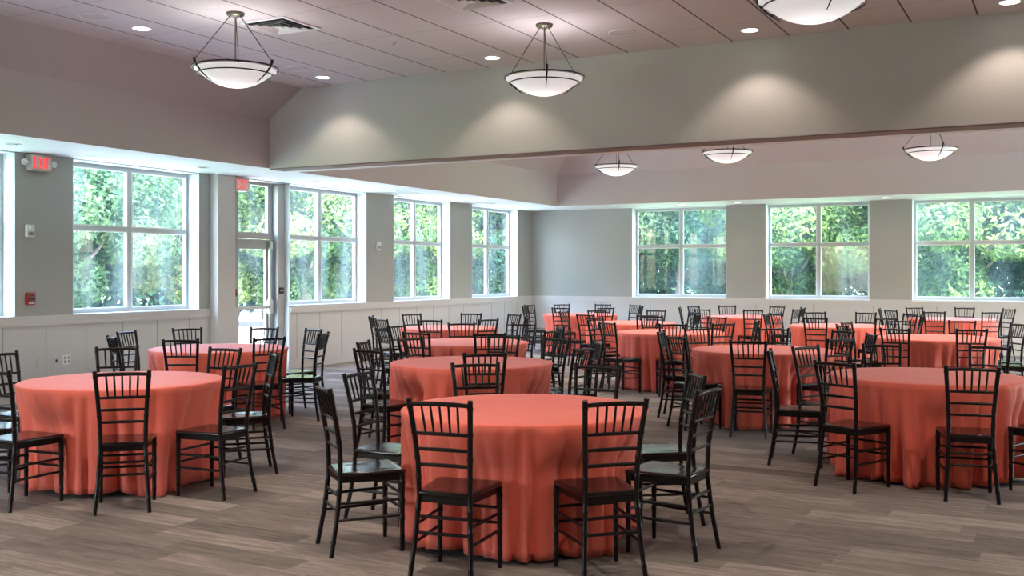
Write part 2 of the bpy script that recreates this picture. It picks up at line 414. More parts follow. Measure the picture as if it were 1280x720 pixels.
for a, c in NWIN_ADDED: added_window(lambda b, p0, p1, z0, z1: b.box(p0, p1, YN-.16, YN-.1, z0, z1), lambda p, a, c, z0, z1: p.quad((a, YN-.13, z0), (c, YN-.13, z0), (c, YN-.13, z1), (a, YN-.13, z1)), a, c)

# glazed exit door with its transom, posts and hardware
f = MB()
f.box(XL-.275, XL-.10, 12.90, 13.07, 0, HEAD); f.box(XL-.275, XL-.19, 11.90, 11.95, 0, HEAD)
f.box(XL-.275, XL-.19, 11.95, 12.90, 2.09, 2.19); f.box(XL-.275, XL-.19, 11.95, 12.90, HEAD-.05, HEAD)
f.box(XL-.275, XL-.215, 12.80, 12.90, 2.19, HEAD-.05)
f.box(XL-.30, XL, 11.90, 13.07, HEAD, SZ+.04)
dr = struct(f.build('door_1', M['door_frame']))
p = MB(); p.quad((GX, 11.95, 2.19), (GX, 12.80, 2.19), (GX, 12.80, HEAD-.05), (GX, 11.95, HEAD-.05)); p.build('transom_pane', M['glass'], dr)
f = MB()
X0, X1 = XL-.265, XL-.215
f.box(X0, X1, 11.96, 12.06, .02, 2.08); f.box(X0, X1, 12.76, 12.88, .02, 2.08)
f.box(X0, X1, 12.06, 12.76, .02, .26); f.box(X0, X1, 12.06, 12.76, 1.93, 2.08)
lf = f.build('door_leaf', M['door_frame'], dr)
p = MB(); p.quad((XL-.24, 12.06, .26), (XL-.24, 12.76, .26), (XL-.24, 12.76, 1.93), (XL-.24, 12.06, 1.93)); p.build('door_pane', M['glass'], lf)
h = MB(); h.rbox(X1+.005, X1+.05, 11.98, 12.84, .985, 1.035, .008); h.rbox(X1, X1+.075, 12.76, 12.86, .90, 1.13, .015); h.rbox(X1, X1+.06, 11.98, 12.03, .97, 1.05, .01)
h.build('panic_bar', M['steel'], lf)
h = MB(); h.rbox(X1, X1+.05, 12.79, 12.825, 1.13, 1.95, .006); h.rbox(X1, X1+.07, 12.775, 12.845, 1.93, 2.06, .01); h.box(X1, X1+.03, 12.8, 12.815, .06, .9)
h.build('vertical_rod', M['steel'], lf)
h = MB(); h.rbox(X1, X1+.06, 12.02, 12.32, 1.99, 2.06, .008); h.box(X1+.02, X1+.04, 12.1, 12.6, 2.065, 2.085)
h.build('door_closer', M['grey_housing'], lf)
t = MB(); t.box(XL-.25, XL-.0, 11.9, 12.9, 0, .015); t.build('door_threshold', M['steel'], dr)
# ------------------------------------------------------------------ things on the walls
def letters(m, x, y0, z0, w, h, t=.004, s=None):
    """EXIT in strokes on a face looking towards +x, starting at y0"""
    s = s or w*.21
    def bar(ya, za, yb, zb):
        d = Vector((0, yb-ya, zb-za)); n = Vector((0, -d.z, d.y)).normalized()*s/2
        P = [Vector((x, ya, za))-n, Vector((x, yb, zb))-n, Vector((x, yb, zb))+n, Vector((x, ya, za))+n]
        Q = [p+Vector((t, 0, 0)) for p in P]
        m.add([p[:] for p in P+Q], [(0,1,2,3),(4,5,6,7),(0,1,5,4),(1,2,6,5),(2,3,7,6),(3,0,4,7)])
    g = w*1.27; y = y0; q = s/2
    bar(y+q, z0, y+q, z0+h)
    for zz, l in ((z0+q, 1), (z0+h/2, .85), (z0+h-q, 1)): bar(y, zz, y+w*l, zz)
    y += g; bar(y+q*.9, z0, y+w-q*.9, z0+h); bar(y+q*.9, z0+h, y+w-q*.9, z0)
    y += g; bar(y+q, z0, y+q, z0+h)
    y += s+w*.27; bar(y+w/2, z0, y+w/2, z0+h); bar(y, z0+h-q, y+w, z0+h-q)

def exit_sign(yc, xf, label, xb=XL):
    r = empty('exit_sign', (xb, yc, 2.885))
    b = MB(); b.rbox(0, xf-xb, -.15, .15, -.10, .10, .008); b.build('housing', M['grey_housing'], r)
    b = MB(); b.box(xf-xb, xf-xb+.003, -.13, .13, -.078, .078); b.build('face_plate', M['exit_face'], r)
    b = MB(); letters(b, xf-xb+.003, -.108, -.066, .051, .132); b.build('letters', M['exit_red'], r)
    for s in (-1, 1):
        h = MB(); c = Vector((.05, s*.20, .0))
        pr = [(.0, -.03), (.02, -.03), (.036, -.01), (.042, .018), (.038, .022), (.034, .016), (0, .016)]
        h.lathe(pr, 20); h.v = [(c.x+v[2]*1.0, c.y+v[0], c.z+v[1]) for v in h.v]
        h.tube([(.04, s*.15, 0), (.03, s*.185, 0)], .012)
        h.build('lamp_head', M['white_plastic'], r)
    tag(r, label, 'exit sign', 'exit signs with emergency lamps')
exit_sign(8.41, XL+.10, 'red EXIT sign with two lamp heads at the far left of the photo')
exit_sign(11.845, XL+.13, 'red EXIT sign with lamp heads above the glazed exit door')

def pull_station(y, z, label):
    r = empty('fire_alarm_pull', (XL, y, z))
    b = MB(); b.rbox(0, .045, -.06, .06, -.075, .075, .008); b.build('housing', M['red_plastic'], r)
    b = MB(); b.rbox(.045, .062, -.045, .045, -.02, .015, .004); b.box(.045, .05, -.03, .03, .03, .05); b.build('pull_handle', M['black'], r)
    b = MB(); b.box(.045, .048, -.04, .04, -.06, -.045); b.build('marking', M['white_plastic'], r)
    tag(r, label, 'fire alarm', 'red fire alarm pull stations')
pull_station(8.31, 1.24, 'red fire alarm pull station on grey wall below the left strobe')
pull_station(11.775, 1.24, 'red fire alarm pull station beside the glazed exit door')

def strobe(y, z, label):
    r = empty('alarm_strobe', (XL, y, z))
    b = MB(); b.rbox(0, .04, -.058, .058, -.075, .075, .008); b.build('housing', M['white_plastic'], r)
    b = MB(); b.rbox(.04, .065, -.035, .035, .01, .055, .008); b.build('flash_lens', M['reveal'], r)
    b = MB(); b.box(.04, .044, -.035, .04, -.055, -.01); b.build('horn_grille', M['groove'], r)
    tag(r, label, 'alarm', 'white alarm strobes')
strobe(8.305, 2.06, 'white wall strobe above the red pull station at far left')
strobe(15.49, 2.05, 'white wall strobe on the grey pier right of the door window')

def wall_plate(y, z, w, h, m_, label, cat, name, holes):
    r = empty(name, (XL+.010, y, z))
    b = MB(); b.rbox(0, .008, -w/2, w/2, -h/2, h/2, .003); b.build('cover_plate', m_, r)
    for (a, c, s) in holes:
        b = MB(); b.box(.008, .0095, a-s/2, a+s/2, c-s*.7, c+s*.7)
        b.build('screw' if s < .01 else 'socket', M['groove'] if m_ is not M['steel'] else M['black'], r)
    tag(r, label, cat)
wall_plate(8.44, .45, .075, .125, M['white_trim'], 'blank white wall plate left of the steel plate on the wainscot', 'wall plate', 'wall_plate', [(0, .045, .004), (0, -.045, .004)])
wall_plate(8.68, .46, .075, .12, M['steel'], 'steel wall plate with dark jack between two white plates', 'wall plate', 'jack_plate', [(0, 0, .028)])
wall_plate(8.83, .465, .12, .12, M['white_plastic'], 'white double electrical outlet right of the steel plate on wainscot', 'outlet', 'electrical_outlet', [(-.028, .025, .026), (-.028, -.025, .026), (.028, .025, .026), (.028, -.025, .026)])
r = empty('door_plaque', (XL-.10, 12.985, 1.27))
b = MB(); b.rbox(0, .012, -.055, .055, -.05, .05, .003); b.build('plate', M['black'], r)
b = MB(); b.box(.012, .0135, -.035, .035, -.012, .014); b.build('marking', M['groove'], r)
tag(r, 'small black plaque on the post between exit door and window', 'plaque')

# ------------------------------------------------------------------ things in the ceiling
def downlight(x, y, z, r_, lit, label, group, warm=0, power=0):
    r = empty('downlight', (x, y, z))
    b = MB(); b.lathe([(r_*1.28, 0), (r_*1.3, -.004), (r_*1.22, -.009), (r_, -.006), (r_, .0)], 28); b.build('trim_ring', M['white_metal'], r)
    b = MB(); b.lathe([(.0001, -.004), (r_*.55, -.0045), (r_, -.004)], 28); b.build('lens', M['can_lens'] if lit else M['can_off'], r)
    tag(r, label, 'downlight', group)
    if power:
        l = bpy.data.lights.new('downlight_lamp', 'SPOT'); l.energy = power; l.spot_size = math.radians(110); l.spot_blend = .5
        l.color = (1, .84, .70); l.shadow_soft_size = .05
        o = bpy.data.objects.new('downlight_lamp', l); COL.objects.link(o); o.location = (x, y, z-.03)
    return r
G1 = 'round downlights in the tiled ceiling'
WASH = 21
for x, y, t in ((-8.42, 7.62, 'lit round downlight in ceiling tiles left of the first bowl pendant'),
                (-8.46, 10.62, 'lit round downlight near beam between the two left bowl pendants'),
                (-5.95, 10.60, 'lit round downlight near beam just left of the middle bowl pendant'),
                (-2.92, 10.66, 'lit round downlight near beam left of the right bowl pendant'),
                (-.49, 10.70, 'lit round downlight near beam at the top right corner')):
    downlight(x, y, CZ, .085, True, t, G1, power=WASH if y > 10 else 45)
for x, y in ((2.2, 10.7), (-5.8, 2.6), (-1, 2.2), (-3.4, -1.0), (3, 2.2), (-5.6, 5.6), (-2.6, 4.6), (.9, 5.8), (3.6, 7.0)):  # unseen fill lamps added to brighten the near tabletops
    downlight(x, y, CZ, .085, True, 'unseen ceiling downlight added to brighten the near room', 'unseen downlights added to light the near room', power=125)
for y in (13.2, 16.0, 18.6):  # far ceiling lamps, unseen, added to brighten the far room
    for x in (-8.4, -5.9, -3.0, -.2, 2.8):
        downlight(x, y, CZ, .085, True, 'unseen ceiling downlight added to brighten the far room', 'unseen downlights added to light the far room', power=120)
G2 = 'small downlights in the white soffit'
for i, (x, y, t) in enumerate(((-10.45, 7.62, 'small soffit downlight above the first EXIT sign at far left'),
                (-10.45, 10.52, 'small soffit downlight just left of the white wall pilaster'),
                (-10.45, 12.93, 'small soffit downlight above the window beside the exit door'),
                (-10.48, 15.83, 'small soffit downlight above the narrow window left of the corner pair'),
                (-10.62, 18.9, 'small soffit downlight above the last narrow left window'))):
    downlight(x, y, SZ, .07, False, t, G2)
for x, t in ((-7.2, 'small soffit downlight over the left far window'), (-6.0, 'small soffit downlight over the left far grey pier'), (-3.11, 'small soffit downlight over the right far grey pier')):
    downlight(x, 20.95, SZ, .07, True, t, G2, power=7)

def ceiling_disc(x, y, z, r_, label):
    r = empty('ceiling_speaker', (x, y, z))
    b = MB(); b.lathe([(r_, 0), (r_, -.008), (r_*.94, -.012), (r_*.9, -.006)], 32); b.build('trim_ring', M['white_metal'], r)
    b = MB(); b.lathe([(r_*.9, -.006), (r_*.5, -.007), (.0001, -.007)], 32); b.build('speaker_grille', M['tiles_plain'], r)
    tag(r, label, 'speaker', 'round speakers in the tiled ceiling')
M['tiles_plain'] = mat('painted perforated steel', (.60, .56, .56, 1), .7)
ceiling_disc(-8.42, 7.04, CZ, .15, 'round white ceiling speaker near the top left corner')
ceiling_disc(-4.13, 10.12, CZ, .14, 'round ceiling speaker right of the middle bowl pendant')
ceiling_disc(-8.39, 10.02, CZ, .14, 'round ceiling speaker just above the downlight at the tray corner')
r = empty('sprinkler_head', (-6.5, 9.38, CZ)); b = MB()
b.lathe([(.035, 0), (.035, -.006), (.012, -.01), (.01, -.03), (.018, -.034), (.0001, -.036)], 16); b.build('escutcheon', M['steel'], r)
tag(r, 'tiny sprinkler head in ceiling tiles between the two left pendants', 'sprinkler')

def diffuser(x, y, h, label, dark=False):
    r = empty('ceiling_vent', (x, y, CZ))
    f = MB(); w = .035
    for (a, c, d, e) in ((-h, h, -h, -h+w), (-h, h, h-w, h), (-h, -h+w, -h+w, h-w), (h-w, h, -h+w, h-w)): f.box(a, c, d, e, -.012, 0)
    f.build('frame', M['white_metal'], r)
    v = MB(); v.box(-h+w, h-w, -h+w, h-w, -.0015, 0); v.build('duct_shade', M['shadow_void'], r)  # flat dark plate painted in place of the shaded opening
    k = 0; s = h-w-.035
    while s > .07:
        l = MB(); t = .036
        for rot in range(4):
            A = [(-s, -s), (s, -s), (s-t, -s+t), (-s+t, -s+t)]
            zz = [-.028, -.028, -.004, -.004]
            pts = []
            for (px, py), z in zip(A, zz):
                for _ in range(rot): px, py = -py, px
                pts.append((px, py, z))
            l.quad(*pts)
            l.quad(*[(p[0], p[1], p[2]+.0025) for p in pts])
        l.build('louver', M['white_metal'], r); s -= .066
    c = MB(); c.rbox(-s-.012, s+.012, -s-.012, s+.012, -.028, -.02, .002); c.build('centre_plate', M['white_metal'], r)
    tag(r, label, 'vent', 'square ceiling vents')
diffuser(-7.08, 8.20, .29, 'square white louvred ceiling vent beside the first bowl pendant')
diffuser(-4.86, 8.25, .29, 'square ceiling vent cut by the top edge of the photo')

# bowl pendants
def pendant_proto():
    r = empty('bowl_pendant'); R = .385; D = .16        # rim at z=-.52 under the ceiling
    zr = -.565
    b = MB(); b.lathe([(.0001, 0), (.085, 0), (.088, -.012), (.08, -.03), (.035, -.036), (.02, -.05), (.0001, -.05)], 28); b.build('canopy', M['bronze'], r)
    b = MB(); b.tube([(0, 0, -.03), (0, 0, zr-.0)], .0075); b.lathe([(.0001, 0), (.02, -.005), (.02, -.03), (.0001, -.035)], 12, (0, 0, zr+.03)); b.build('centre_rod', M['bronze'], r)
    b = MB(); pr = []
    for i in range(15):
        a = i/14*PI/2; q_ = i/14; pr.append((max(.0001, (R-.02)*q_), zr-D*(1-q_**2.15)))
    pr += [(R-.005, zr+.004), (R+.004, zr+.008), (R+.004, zr+.014), (R-.012, zr+.012), (R-.028, zr+.002)]
    for i in range(8, 0, -1):
        q_ = i/9; pr.append(((R-.03)*q_, zr-(D-.008)*(1-q_**2.15)))
    b.lathe(pr, 48); bw = b.build('glass_bowl', M['bowl'], r)
    def ring(rad, z, t, nm):
        q = MB(); n = 48
        vs = []; fs = []
        for i in range(n):
            for j in range(8):
                a = 2*PI*i/n; c = 2*PI*j/8
                vs.append(((rad+t*math.cos(c))*math.cos(a), (rad+t*math.cos(c))*math.sin(a), z+t*math.sin(c)))
        for i in range(n):
            for j in range(8): fs.append((i*8+j, ((i+1) % n)*8+j, ((i+1) % n)*8+(j+1) % 8, i*8+(j+1) % 8))
        q.add(vs, fs, 0, True); return q.build(nm, M['dark_metal'], r)
    ring(R+.022, zr+.026, .0075, 'rim_band'); ring(R-.028, zr-.036, .0065, 'lower_band')
    for k in range(3):
        a = 2*PI*k/3+math.radians(-60)+math.radians(0)
        ca, sa = math.cos(a), math.sin(a)
        q = MB(); q.tube([(ca*.05, sa*.05, -.03), (ca*(R+.02), sa*(R+.02), zr+.07)], .0042, 6); q.build('cable', M['dark_metal'], r)
        q = MB(); pts = []; rad = []
        for i in range(8):
            t = i/7; rr_ = R+.03-t*.05-t*t*.13; pts.append((ca*rr_, sa*rr_, zr+.065-t*.19)); rad.append(.0145-.011*t)
        q.tube(pts, rad, 8); q.lathe([(.0001, .075), (.012, .07), (.015, .06), (.011, .05)], 10, (ca*(R+.028), sa*(R+.028), zr+.01)); q.build('curved_bracket', M['dark_metal'], r)
    return r
PP = pendant_proto()
GP = 'alabaster bowl pendants'
PW = 4.5
pend = [(-7.12, 7.60, 68, 'glowing bowl pendant hanging at upper left beside the ceiling vent'),
        (-4.69, 9.43, 0, 'glowing bowl pendant hanging at upper middle before the beam'),
        (-1.62, 7.60, 4, 'glowing bowl pendant cut by the top edge of the photo at right'),
        (-7.37, 17.8, 0, 'leftmost bowl pendant hanging beyond the dropped beam'),
        (-4.92, 16.6, 0, 'middle one of three bowl pendants beyond the dropped beam'),
        (-1.95, 17.76, 2, 'rightmost bowl pendant hanging beyond the dropped beam'),
        (1.1, 9.43, 0, None), (3.8, 7.6, 0, None), (-7.1, 1.6, 0, None), (-1.6, 1.6, 0, None), (-4.6, -.6, 0, None), (3.8, 1.6, 0, None),  # entries with None are unseen pendants added for brightness
        (.9, 16.6, 0, None), (3.7, 17.8, 0, None)]
for i, (x, y, a, lab) in enumerate(pend):
    p = PP if i == 0 else copy_tree(PP)
    p.location = (x, y, CZ); p.rotation_euler = (0, 0, math.radians(a))
    tag(p, lab or 'unseen bowl pendant added for more room light', 'pendant lamp', GP if lab else 'unseen bowl pendants added for light')
    l = bpy.data.lights.new('pendant_lamp', 'POINT'); l.energy = PW; l.color = (1, .93, .93); l.shadow_soft_size = .16
    o = bpy.data.objects.new('pendant_lamp', l); COL.objects.link(o); o.location = (x, y, CZ-.53)

# ------------------------------------------------------------------ chairs
def post_pts(s):
    """rear post from foot to top; centre line and radius, with bamboo rings"""
    key = [(0, .166, -.232), (.20, .150, -.196), (.43, .137, -.172), (.60, .141, -.180), (.75, .151, -.203), (.925, .165, -.240)]
    def at(z):
        for (z0, x0, y0), (z1, x1, y1) in zip(key, key[1:]):
            if z <= z1: t = (z-z0)/(z1-z0); return (s*(x0+(x1-x0)*t), y0+(y1-y0)*t, z)
        return (s*key[-1][1], key[-1][2], z)
    return at
def ringed(zs0, zs1, r0, r1, rings, step=.06):
    zs = set([zs0, zs1]); z = zs0
    while z < zs1: zs.add(round(z, 4)); z += step
    for q in rings: zs |= {q-.011, q-.004, q+.004, q+.011}
    out = []
    for z in sorted(zs):
        r = r0+(r1-r0)*(z-zs0)/(zs1-zs0)
        if any(abs(z-q) < .0045 for q in rings): r += .0022
        out.append((z, r))
    return out
def make_chair():
    r = empty('banquet_chair')
    for s in (-1, 1):
        at = post_pts(s); m = MB()
        zr = ringed(0, .92, .0135, .0145, (.08, .26, .36, .52, .62, .75, .88))
        m.tube([at(z) for z, _ in zr], [q for _, q in zr], 8)
        m.build('back_post', M['chair'], r)
    m = MB(); m.tube([(-.163, -.238, .895), (-.08, -.240, .899), (0, -.241, .900), (.08, -.240, .899), (.163, -.238, .895)], [.011, .012, .012, .012, .011], 8); m.build('top_rail', M['chair'], r)
    for z, x, y in ((.745, .151, -.203), (.665, .145, -.191), (.585, .141, -.180)):
        m = MB(); m.tube([(-x, y, z), (-x*.35, y, z+.001), (x*.35, y, z+.001), (x, y, z)], [.0085, .010, .010, .0085], 8); m.build('back_rail', M['chair'], r)
    for k in range(5):
        f_ = (k-2)/3; xt, xb = f_*.146, f_*.133
        m = MB(); m.tube([(xb, -.203, .748), (xb+(xt-xb)*.5, -.221, .822), (xt, -.239, .896)], [.006, .0072, .006], 6); m.build('spindle', M['chair'], r)
    # seat: trapezoid slab with rounded corners, slightly dished
    bm = bmesh.new()
    out = []
    for (cx_, cy_, rr_, a0) in ((.185-.03, .195-.03, .03, 0), (-.185+.03, .195-.03, .03, 90), (-.15+.02, -.185+.02, .02, 180), (.15-.02, -.185+.02, .02, 270)):
        for j in range(5):
            a = math.radians(a0+j*22.5); out.append((cx_+rr_*math.cos(a), cy_+rr_*math.sin(a)))
    m = MB(); n = len(out); rings = []
    for sc, z in ((.97, .428), (1, .434), (1, .446), (.975, .452), (.9, .453), (.6, .4505), (.3, .4495)): rings.append([(x*sc, (y)*sc, z) for x, y in out])
    vs = [p for q in rings for p in q]; fs = []
    for i in range(len(rings)-1):
        for k in range(n): fs.append((i*n+k, i*n+(k+1) % n, (i+1)*n+(k+1) % n, (i+1)*n+k))
    fs.append([len(vs)-n+k for k in range(n)]); fs.append([k for k in range(n)][::-1])
    m.add(vs, fs, 0, True); m.build('seat', M['seat'], r); bm.free()
    m = MB()
    m.box(-.165, .165, .155, .175, .395, .43); m.box(-.13, .13, -.175, -.158, .395, .43)
    for s in (-1, 1):
        P = [(s*.135, -.17), (s*.168, .165), (s*.150, .167), (s*.118, -.165)]
        m.add([(x, y, z) for z in (.395, .43) for x, y in P], [(0,1,2,3),(4,5,6,7),(0,1,5,4),(1,2,6,5),(2,3,7,6),(3,0,4,7)])
    m.build('seat_frame', M['chair'], r)
    for s in (-1, 1):
        zr = ringed(0, .43, .0125, .0165, (.08, .18, .28, .38)); m = MB()
        m.tube([(s*(.171-.004*z), .168, z) for z, _ in zr], [q for _, q in zr], 8); m.build('front_leg', M['chair'], r)
    for z in (.195, .285):   # side stretchers
        for s in (-1, 1):
            a = post_pts(s)(z); c = (s*.170, .168, z+.004); mid = [(a[i]+c[i])/2 for i in range(3)]
            m = MB(); m.tube([a, mid, c], [.0075, .0095, .0075], 8); m.build('stretcher', M['chair'], r)
    for z in (.245, .325):
        a = post_pts(1)(z); m = MB(); m.tube([(-a[0], a[1], z), (0, a[1], z), a], [.0075, .0095, .0075], 8); m.build('stretcher', M['chair'], r)
    for z in (.235, .315):
        m = MB(); m.tube([(-.17, .168, z), (0, .168, z), (.17, .168, z)], [.0075, .0095, .0075], 8); m.build('stretcher', M['chair'], r)
    return r

# ------------------------------------------------------------------ tablecloths
def make_cloth(seed, corners, limit):
    rnd = random.Random(seed); R, H_ = .728, .752
    nth = 240; m = MB()
    # uneven folds: a list of fold angles with widths
    folds = []; a = rnd.random()
    while a < 2*PI-.12:
        w = rnd.uniform(.10, .26); folds.append((a+w/2, w*.62, rnd.uniform(.45, 1.05))); a += w
    ph = [rnd.uniform(0, 2*PI) for _ in range(4)]
    def fold(th, t):
        v = 0
        for fa, fw, am in folds:
            fa2 = fa+.06*t*math.sin(fa*7)
            d = (th-fa2+PI) % (2*PI)-PI
            if abs(d) < fw: v = max(v, am*math.cos(d/fw*PI/2)**.6)
        return v-1
    rows = []
    prof = [(0.0, H_), (.25, H_), (.5, H_), (.66, H_), (.715, H_-.001), (.728, H_-.008)]
    for r_, z in prof[1:]:
        rows.append([(r_*math.cos(2*PI*k/nth), r_*math.sin(2*PI*k/nth), z) for k in range(nth)])
    NZ = 16
    for i in range(1, NZ+1):
        t = i/NZ; row = []
        for k in range(nth):
            th = 2*PI*k/nth
            hem = .022+.016*math.sin(2*th+ph[0])+.010*math.sin(5*th+ph[1])
            fl = .03*t+.012*math.sin(3*th+ph[2])*t
            amp = .15*(min(1, t*1.35))**.6 if t > .06 else .15*(.081**.6)*(t/.06)
            r_ = R+fl+.028*t
            for ca, cw, cam in corners:
                d = abs((th-ca+PI) % (2*PI)-PI)
                if d < cw:
                    q = math.cos(d/cw*PI/2)**2; r_ += cam*q*t**2.2; hem -= .03*q
            hem = max(.003, hem)
            z = H_-.008-(H_-.008-hem)*t
            q = min(1, max(0, (.68-z)/.2)); q = q*q*(3-2*q)      # seats and chair legs press the cloth in
            lm = limit(th)
            if r_ > lm: r_ = r_+(lm-r_)*q
            r_ += amp*fold(th, t)*(.75 if r_ < R-.03 else 1)
            row.append((r_*math.cos(th), r_*math.sin(th), z))
        rows.append(row)
    # turned-under hem
    rows.append([((1-.012/math.hypot(x, y))*x, (1-.012/math.hypot(x, y))*y, z+.002) for x, y, z in rows[-1]])
    vs = [(0, 0, H_)]+[p for q in rows for p in q]; fs = []
    for k in range(nth): fs.append((0, 1+k, 1+(k+1) % nth))
    for i in range(len(rows)-1):
        for k in range(nth):
            k2 = (k+1) % nth; fs.append((1+i*nth+k, 1+(i+1)*nth+k, 1+(i+1)*nth+k2, 1+i*nth+k2))
    m.add(vs, fs, 0, True)
    return m.build('tablecloth', M['cloth'], fixn=False)

TDESC = {1: ('the front centre table', 'coral floor-length cloth on the largest table, front and centre'),
 2: ('the front left table', 'coral floor-length cloth on the front left round table'),
 3: ('the table before the exit door', 'coral cloth on the round table standing before the exit door'),
 4: ('the second centre-file table', 'coral cloth on the round table right behind the front centre one'),
 5: ('the third centre-file table', 'coral cloth on the third table back in the centre file'),
 6: ('the fourth centre-file table', 'coral cloth on the fourth and last table of centre file, near left wall'),
 7: ('the front right table', 'coral floor-length cloth on the front right round table'),
 8: ('the table diagonally behind front right', 'coral cloth on the round table just left behind the front right one'),
 9: ('the leftmost far window table', 'coral cloth on the round table in line with the leftmost far window'),
 10: ('the far left corner table', 'coral cloth on the farthest left table, in the grey room corner'),
 11: ('the table by the corner table', 'coral cloth on the partly hidden table between corner table and left far window'),
 12: ('the left far pier table', 'coral cloth on the back table below the pier between left and middle far windows'),
 13: ('the middle far window table', 'coral cloth on the table below the middle far window'),
 14: ('the table behind the front right', 'coral cloth on the table directly behind the front right one'),
 15: ('the back right window table', 'pinkish coral cloth on the farthest right table below right far window')}
DIRS = ['near side of', 'near side, right half, of', 'near right of', 'right side, nearer end, of', 'right side of', 'right side, farther end, of',
        'far right of', 'far side, right half, of', 'far side of', 'far side, left half, of', 'far left of', 'left side, farther end, of',
        'left side of', 'left side, nearer end, of', 'near left of', 'near side, left half, of']
TABLES = {
 1: (-2.838, 5.444, [(23.9, 1.09, -6.8), (66.2, 1.10, -8.5), (109.4, 1.15, -11.6), (152.9, 1.14, -0.0), (196.0, 1.20, -2.9), (244.6, 1.17, 1.9), (287.4, 1.18, 5.8), (336.8, 1.10, 3.8)]),
 2: (-6.223, 5.45, [(20.5, 1.16, -5.0), (62.2, 1.16, 2.8), (111.5, 1.12, -0.2), (154.9, 1.14, 0.2), (202.5, 1.24, -1.9), (246.4, 1.27, 2.0), (290.0, 1.15, 0.0), (333.4, 1.09, 1.0)]),
 3: (-7.989, 8.282, [(40.5, 1.14, -1.2), (86.8, 1.13, -3.9), (129.6, 1.13, 2.6), (167.3, 1.07, 3.6), (214.7, 1.09, 0.2), (257.9, 1.10, -1.8), (309.5, 1.13, -5.1), (357.3, 1.13, 5.6)]),
 4: (-4.719, 8.024, [(7.8, 1.11, -0.9), (61.7, 1.10, -3.2), (102.3, 1.19, -3.6), (134.4, 1.12, -2.9), (167.4, 1.28, -4.9), (216.7, 1.06, 14.0), (252.1, 1.07, 7.5), (310.3, 1.09, 10.6)]),
 5: (-6.172, 10.375, [(14.8, 1.19, -3.0), (59.7, 1.13, 0.8), (101.0, 1.13, 0.0), (144.3, 1.17, 6.6), (185.6, 1.13, 0.9), (238.8, 1.01, 3.8), (265.6, 0.99, -11.3), (332.4, 1.07, -0.2)]),
 6: (-8.063, 13.078, [(31.0, 1.15, 5.3), (82.0, 1.15, 0.0), (128.1, 1.22, -3.3), (166.0, 1.14, 0.2), (216.5, 1.09, -1.2), (268.1, 1.17, -0.6), (317.7, 1.32, -11.4), (350.8, 1.23, -1.6)]),
 7: (-0.981, 8.653, [(38.0, 1.15, 0.0), (135.3, 1.31, 5.2), (176.9, 1.16, -0.9), (217.0, 1.14, -3.0), (248.5, 1.20, 4.0), (306.4, 1.16, 0.4), (353.0, 1.12, -9.1)]),
 8: (-2.834, 10.821, [(33.9, 1.00, -7.5), (83.8, 1.11, 2.5), (119.1, 1.18, -4.1), (160.0, 1.14, 0.5), (204.6, 1.19, 1.3), (246.9, 1.09, 3.8), (298.7, 1.13, -6.4), (340.3, 1.21, 0.2)]),
 9: (-4.787, 13.486, [(26.5, 1.15, -2.8), (84.1, 1.16, 1.1), (139.0, 1.25, -9.1), (184.0, 1.25, 6.0), (229.3, 1.27, -6.8), (268.0, 1.13, 0.0), (309.1, 1.21, -6.6), (352.6, 1.19, 3.1)]),
 10: (-8.408, 18.468, [(22.2, 1.10, -1.1), (89.5, 1.20, 3.0), (118.0, 1.30, 1.0), (153.6, 1.22, 2.8), (194.8, 1.19, 1.8), (233.7, 1.21, 0.0), (260.2, 1.09, -10.5), (337.4, 1.11, 4.7)]),
 11: (-6.272, 15.75, [(7.6, 1.06, -0.2), (62.0, 1.13, 4.0), (101.0, 1.09, 10.0), (152.1, 1.21, 2.8), (203.5, 1.16, -3.9), (247.5, 1.15, -4.7), (315.4, 1.13, 3.5)]),
 12: (-5.342, 18.983, [(48.0, 1.10, 0.8), (88.9, 1.12, -1.5), (133.2, 1.17, -1.2), (181.8, 1.19, -2.3), (219.9, 1.17, 0.0), (262.1, 1.15, -5.4), (313.3, 1.25, 1.0), (356.5, 1.17, 1.6)]),
 13: (-3.117, 16.341, [(16.1, 1.18, -1.3), (77.5, 1.22, -2.0), (105.0, 1.28, 1.5), (141.8, 1.22, -1.8), (180.6, 1.14, 5.1), (225.9, 1.06, 1.1), (253.0, 1.07, -10.0), (327.5, 1.20, 4.6)]),
 14: (-1.453, 13.856, [(52.0, 1.15, 0.0), (97.3, 1.10, 0.9), (142.5, 1.20, 6.7), (185.2, 1.02, 0.2), (240.0, 1.09, -9.4), (279.2, 1.26, -5.1), (318.0, 1.32, 1.0), (357.1, 1.12, -6.3)]),
 15: (-1.808, 19.701, [(7.5, 1.18, -5.5), (103.7, 1.16, -2.4), (146.9, 1.18, 1.8), (192.1, 1.14, -3.2), (247.3, 1.21, -1.1), (283.1, 1.22, 2.9), (324.2, 1.25, 4.0)]),
}
YAW = math.radians(28.2235)
VR = Vector((math.cos(YAW), math.sin(YAW), 0)); VF = Vector((-math.sin(YAW), math.cos(YAW), 0))
CH0 = make_chair(); first = True
crnd = random.Random(4)
CORN = {1: [(4.05, .35, .05), (5.9, .3, .06)], 2: [(5.85, .32, .13), (3.55, .3, .07), (4.35, .2, .07)], 7: [(4.0, .3, .07), (4.7, .25, .06)]}
